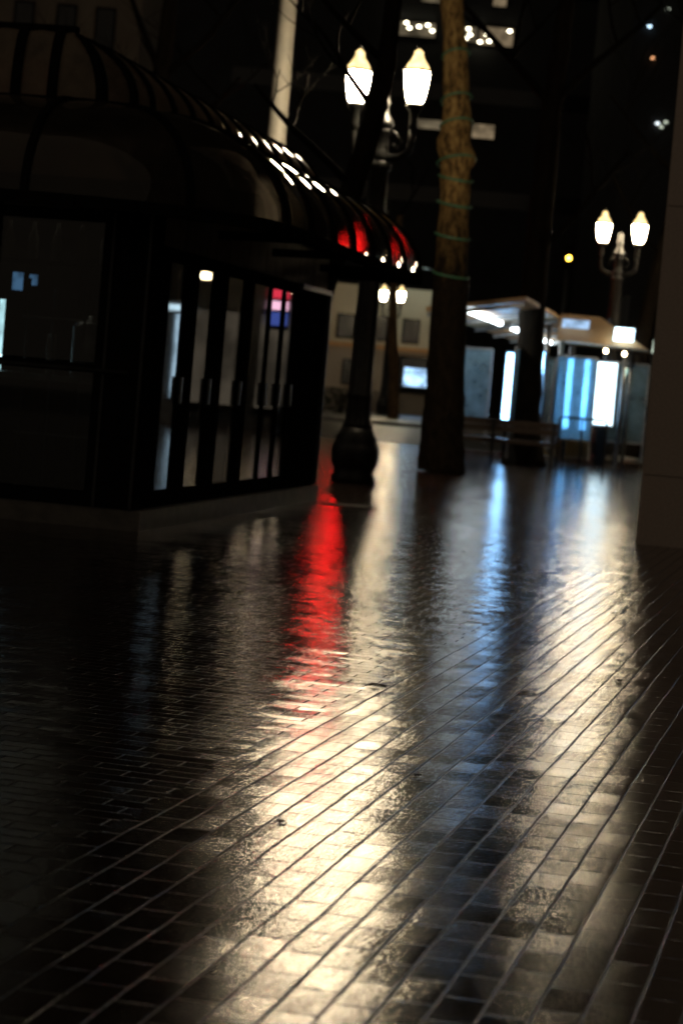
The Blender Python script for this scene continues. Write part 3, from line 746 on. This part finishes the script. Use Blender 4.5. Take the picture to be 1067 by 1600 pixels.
office(2.2, 4.6, 17.2, 17.75, mat['officeglow'], [], 5)
office(2.2, 3.8, 24.9, 25.3, mat['officeglow'], [], 6)
office(6.6, 7.4, 25.0, 25.5, mat['officedim'], [], 7)
for zr in (19.5, 26.3, 29.7, 33.1, 13.2):
    MB().box((6,-.02,zr),(30,.06,1.0)).build('dark_window_band', mat['darkglass'], tw)

rb = thing('side_street_block', 'black city block on the right dotted with tiny lit windows', 'building', (16, 118, 0))
MB().box((3,10,16),(14,20,32)).build('facade', mat['facade'], rb)
rng = random.Random(12)
def dot(x, z, m, r=.10):
    MB().lathe([(r*.3,-r*.6),(r,-r*.2),(r,r*.2),(r*.3,r*.6)], 8, (x,-.12,z)).build('lit_window', m, rb)
spot = {}
for nm, col, st in (('w',(.85,.95,1.0),3.0),('o',(1.0,.45,.2),2.0),('b',(.55,.8,1.0),4.0),('g',(.9,1.0,.8),1.0)):
    spot[nm] = emit('window_spot_'+{'w':'white','o':'orange','b':'blue','g':'pale'}[nm], col, st)
for (u, z, nm) in ((-3.2,19.6,'b'),(-2.9,18.1,'o'),(-.6,19.6,'o'),(.4,19.7,'o'),(-.45,16.9,'o'),(.0,16.9,'o'),(-2.4,15.0,'w'),(-2.2,14.85,'g'),(-2.0,15.1,'g'),(-.3,15.0,'g'),(.1,15.1,'w'),(-2.4,20.5,'g')):
    dot(u, z, spot[nm])
# small shop lights and tail lamps past the pillar edge
sb = thing('corner_shop', 'far corner shop with pale lit windows beside the pillar edge', 'building', (12.0, 104, 0))
MB().box((3.5,4,3),(8,8,6)).build('wall', mat['facade'], sb)
shp = emit('shop_window_glow', (.85,1.0,.8), 1.0, .6, 1.5)
for x, z in ((.0,3.6),(.65,3.9),(-.3,2.6),(.45,2.35),(1.4,3.6),(1.4,2.4)):
    MB().box((x,-.04,z),(.36,.06,.55)).build('lit_window', shp, sb)
for x, z in ((.0,3.5),(-.32,2.72)):
    MB().lathe([(.05,-.15),(.16,-.05),(.16,.05),(.05,.15)], 10, (x,-.2,z)).build('wall_lamp', mat['officespot'], sb)
pc = thing('parked_car', 'dark parked car with orange tail lamps past the bin', 'car', (11.3, 92, -.13), R(4))
body = MB()
def car_ring(y, w, z0, z1): return [(-w,y,z0),(w,y,z0),(w*1.02,y,(z0+z1)/2),(w*.94,y,z1),(-w*.94,y,z1),(-w*1.02,y,(z0+z1)/2)]
rings = [car_ring(0,.78,.35,.85), car_ring(.12,.84,.25,.95), car_ring(2.2,.88,.22,.95), car_ring(4.1,.84,.25,.82), car_ring(4.4,.7,.35,.7)]
vs = [p for r_ in rings for p in r_]; fs = []
for i in range(4):
    for k in range(6): fs.append((i*6+k, i*6+(k+1)%6, i*6+6+(k+1)%6, i*6+6+k))
fs += [(5,4,3,2,1,0), tuple(range(24,30))]
body.add(vs, fs); body.build('body', mat['bronze'], pc)
cab = MB(); cab.add([(-.76,.5,.95),(.76,.5,.95),(.78,3.2,.93),(-.78,3.2,.93),(-.6,1.0,1.45),(.6,1.0,1.45),(.6,2.5,1.45),(-.6,2.5,1.45)], [(0,1,5,4),(1,2,6,5),(2,3,7,6),(3,0,4,7),(4,5,6,7)])
cab.build('cabin', mat['darkglass'], pc)
for x in (-.62,.62): MB().box((x,-.01,.72),(.26,.05,.13)).build('tail_lamp', mat['tail'], pc)
for x in (-.8,.8):
    for y in (.9,3.4):
        MB().lathe([(.22,-.1),(.31,-.08),(.31,.08),(.22,.1)], 18).build('wheel', mat['blackpanel'], pc).matrix_local = Matrix.Translation((x,y,.31)) @ Matrix.Rotation(R(90), 4, 'Y')

lb = thing('stone_office_block', 'dim stone block with dark slot windows above the kiosk roof', 'building', (-9.7, 75, 0))
MB().box((-2,4,8),(8.6,8,16)).build('wall', mat['darkstone'], lb)
for x in (-5.2,-3.9,-2.6,-1.3,0,1.2):
    for z in (10.6, 5.4):
        w = MB().box((x,-.02,z),(.62,.08,3.0)).build('window', mat['bronze'], lb)
        MB().box((x,-.066,z),(.5,.02,2.86)).build('pane', mat['darkglass'], w)

# ------------------------------------------------------------------ cafe off to the right, added out of view for reflections in the kiosk doors
cf = thing('mirrored_cafe', 'unseen cafe front with globe pendants and lit windows, added for kiosk door reflections', 'building', (10.2, 53.6, 0), R(-9))
MB().box((3.5,3.3,2.2),(8,6,4.4)).build('wall', mat['facade'], cf)
MB().box((3.5,-.35,3.85),(8.2,1.3,.12)).build('canopy', mat['beige'], cf)
for x in (.9, 2.6, 4.6):
    w = MB().box((x,.27,1.6),(1.3,.08,2.3)).build('window', mat['bronze'], cf)
    MB().box((x,.22,1.6),(1.16,.02,2.16)).build('pane', mat['mirroredglow'], w)
for x, pz in ((.62,3.26),(1.22,3.44),(2.6,3.42)):
    g = MB().lathe([(.06,-.08),(.15,-.05),(.18,.0),(.15,.05),(.06,.08)], 12, (x,-.85,pz)).build('pendant', mat['pendant'], cf)
    MB().tube([(x,-.85,pz+.08),(x,-.85,3.79)], .01, 6).build('cord', mat['iron'], g)
sg = thing('unseen_lit_sign', 'added unseen red pink and blue lit sign hanging from the mirrored cafe canopy', 'sign', (10.85, 52.45, 2.45), R(-9))
MB().box((0,.05,.35),(.52,.06,.95)).build('case', mat['bronze'], sg)
MB().box((0,0,.68),(.46,.03,.2)).build('red_panel', mat['redsign'], sg)
MB().box((0,0,.42),(.46,.03,.2)).build('pink_panel', mat['pinksign'], sg)
MB().box((0,0,.12),(.46,.03,.3)).build('blue_panel', mat['unseenblue'], sg)
bp_ = thing('ticket_kiosk', 'tall pale blue lit ticket pillar by the cafe', 'ticket machine', (13.0, 51.9, 0), R(-12))
MB().box((0,.12,1.4),(.62,.2,2.8)).build('case', mat['steel'], bp_)
MB().box((-.04,0,1.55),(.24,.04,1.9)).build('light_panel', mat['ticketglow'], bp_)
MB().box((0,-.01,2.64),(.58,.06,.14)).build('header_light', mat['whitepanel'], bp_)

# ------------------------------------------------------------------ small things on the pavement
def leaf(label, loc, size, rz, seed):
    rng = random.Random(seed); m = MB(); n = 13
    pts = []
    for k in range(n):
        a = 2*math.pi*k/n; r_ = size*(1 if k % 2 == 0 else .55)*rng.uniform(.75,1.15)
        pts.append((r_*math.cos(a), r_*math.sin(a)*.75, .004 + .3*size*rng.random()))
    vs = [(0,0,.012)] + pts + [(0,0,.004)] + [(p[0],p[1],p[2]-.003) for p in pts]
    fs = [(0,1+k,1+(k+1)%n) for k in range(n)] + [(n+1, n+2+(k+1)%n, n+2+k) for k in range(n)] + [(1+k, n+2+k, n+2+(k+1)%n, 1+(k+1)%n) for k in range(n)]
    m.add(vs, fs)
    t = thing('fallen_leaf', label, 'leaf', loc, rz, 'fallen leaves on the bricks')
    m.build('blade', mat['leaf'], t)
    MB().tube([(size*.4,0,.012),(size*1.0,.004,.012),(size*1.5,.01,.008)], .0015, 5).build('stalk', mat['leaf'], t)
for i, (x, y, s_, lab) in enumerate((
    (.21,10.35,.055,'curled black leaf lying just below the end of the red reflection'),
    (1.37,11.35,.026,'curled dark leaf on the blue and cream streaked bricks right of centre'),
    (-.02,15.1,.034,'dark leaf lying inside the red reflection'),
    (.33,8.05,.020,'wet leaf in the joint at the top of the brightest cream reflection'),
    (1.02,19.5,.045,'dark leaf on the shiny bricks below the knobbly tree'),
    (1.52,17.8,.045,'flat dark leaf at the left edge of the blue reflection'),
    (-.1,7.0,.018,'small leaf scrap on the left side of the brightest cream reflection'),
    (1.75,15.0,.03,'small dark leaf where the cream streak meets the pillar shadow'))):
    leaf(lab, (x, y, 0), s_, i*1.3, 60+i)
uc = thing('utility_cover', 'round iron cover set in the bricks inside the red reflection', 'manhole cover', (.08, 25.3, .004))
cm = MB().lathe([(.30,0),(.30,.006),(.285,.008),(.28,.004),(.25,.004),(.245,.008),(.02,.008)], 32); cm.build('lid', mat['joint'], uc)

# ------------------------------------------------------------------ world, sun, camera
w = bpy.data.worlds.new('World'); sc.world = w; w.use_nodes = True
nt = w.node_tree; bg = nt.nodes['Background']
sky = nt.nodes.new('ShaderNodeTexSky'); sky.sky_type = 'NISHITA'; sky.sun_disc = False
sky.sun_elevation = R(-4); sky.sun_rotation = R(200); sky.air_density = 1.0; sky.dust_density = 4.0
hs_ = nt.nodes.new('ShaderNodeMix'); hs_.data_type = 'RGBA'; hs_.blend_type = 'MULTIPLY'; hs_.inputs[0].default_value = 1
hs_.inputs[7].default_value = (1.0,.74,.52,1)            # city glow on low cloud
nt.links.new(sky.outputs[0], hs_.inputs[6]); nt.links.new(hs_.outputs[2], bg.inputs[0])
bg.inputs[1].default_value = .05

sl = bpy.data.lights.new('sun', 'SUN'); sl.energy = .15; sl.angle = R(120); sl.color = (1.0,.80,.58)
so_ = bpy.data.objects.new('sun', sl); C.objects.link(so_)
so_.rotation_euler = (R(62), 0, R(-20))                 # faint glow of the lit city behind the camera

cam = bpy.data.cameras.new('camera'); co = bpy.data.objects.new('camera', cam); C.objects.link(co)
r_, p_ = R(4.9), R(3.09)
right = Vector((1,0,0)); fwd = Vector((0,math.cos(p_),-math.sin(p_))); up = Vector((0,math.sin(p_),math.cos(p_)))
ir = right*math.cos(r_) + up*math.sin(r_); iu = -right*math.sin(r_) + up*math.cos(r_)
m4 = Matrix((ir, iu, -fwd)).transposed().to_4x4(); m4.translation = (0,0,1.3)
co.matrix_world = m4
cam.sensor_width = 36; cam.lens = 3778*36/1600; cam.clip_end = 2000; cam.clip_start = .1
cam.dof.use_dof = True; cam.dof.focus_distance = 9.6; cam.dof.aperture_fstop = 3.9; cam.dof.aperture_blades = 9
sc.camera = co
sc.view_settings.view_transform = 'Standard'; sc.view_settings.look = 'None'
sc.view_settings.exposure = 0; sc.view_settings.gamma = 1
cy = sc.cycles
cy.use_denoising = True
try: cy.denoiser = 'OPENIMAGEDENOISE'
except Exception: pass
cy.max_bounces = 8; cy.glossy_bounces = 5; cy.diffuse_bounces = 2; cy.transparent_max_bounces = 16; cy.transmission_bounces = 6
cy.sample_clamp_indirect = 12; cy.caustics_reflective = True; cy.caustics_refractive = False
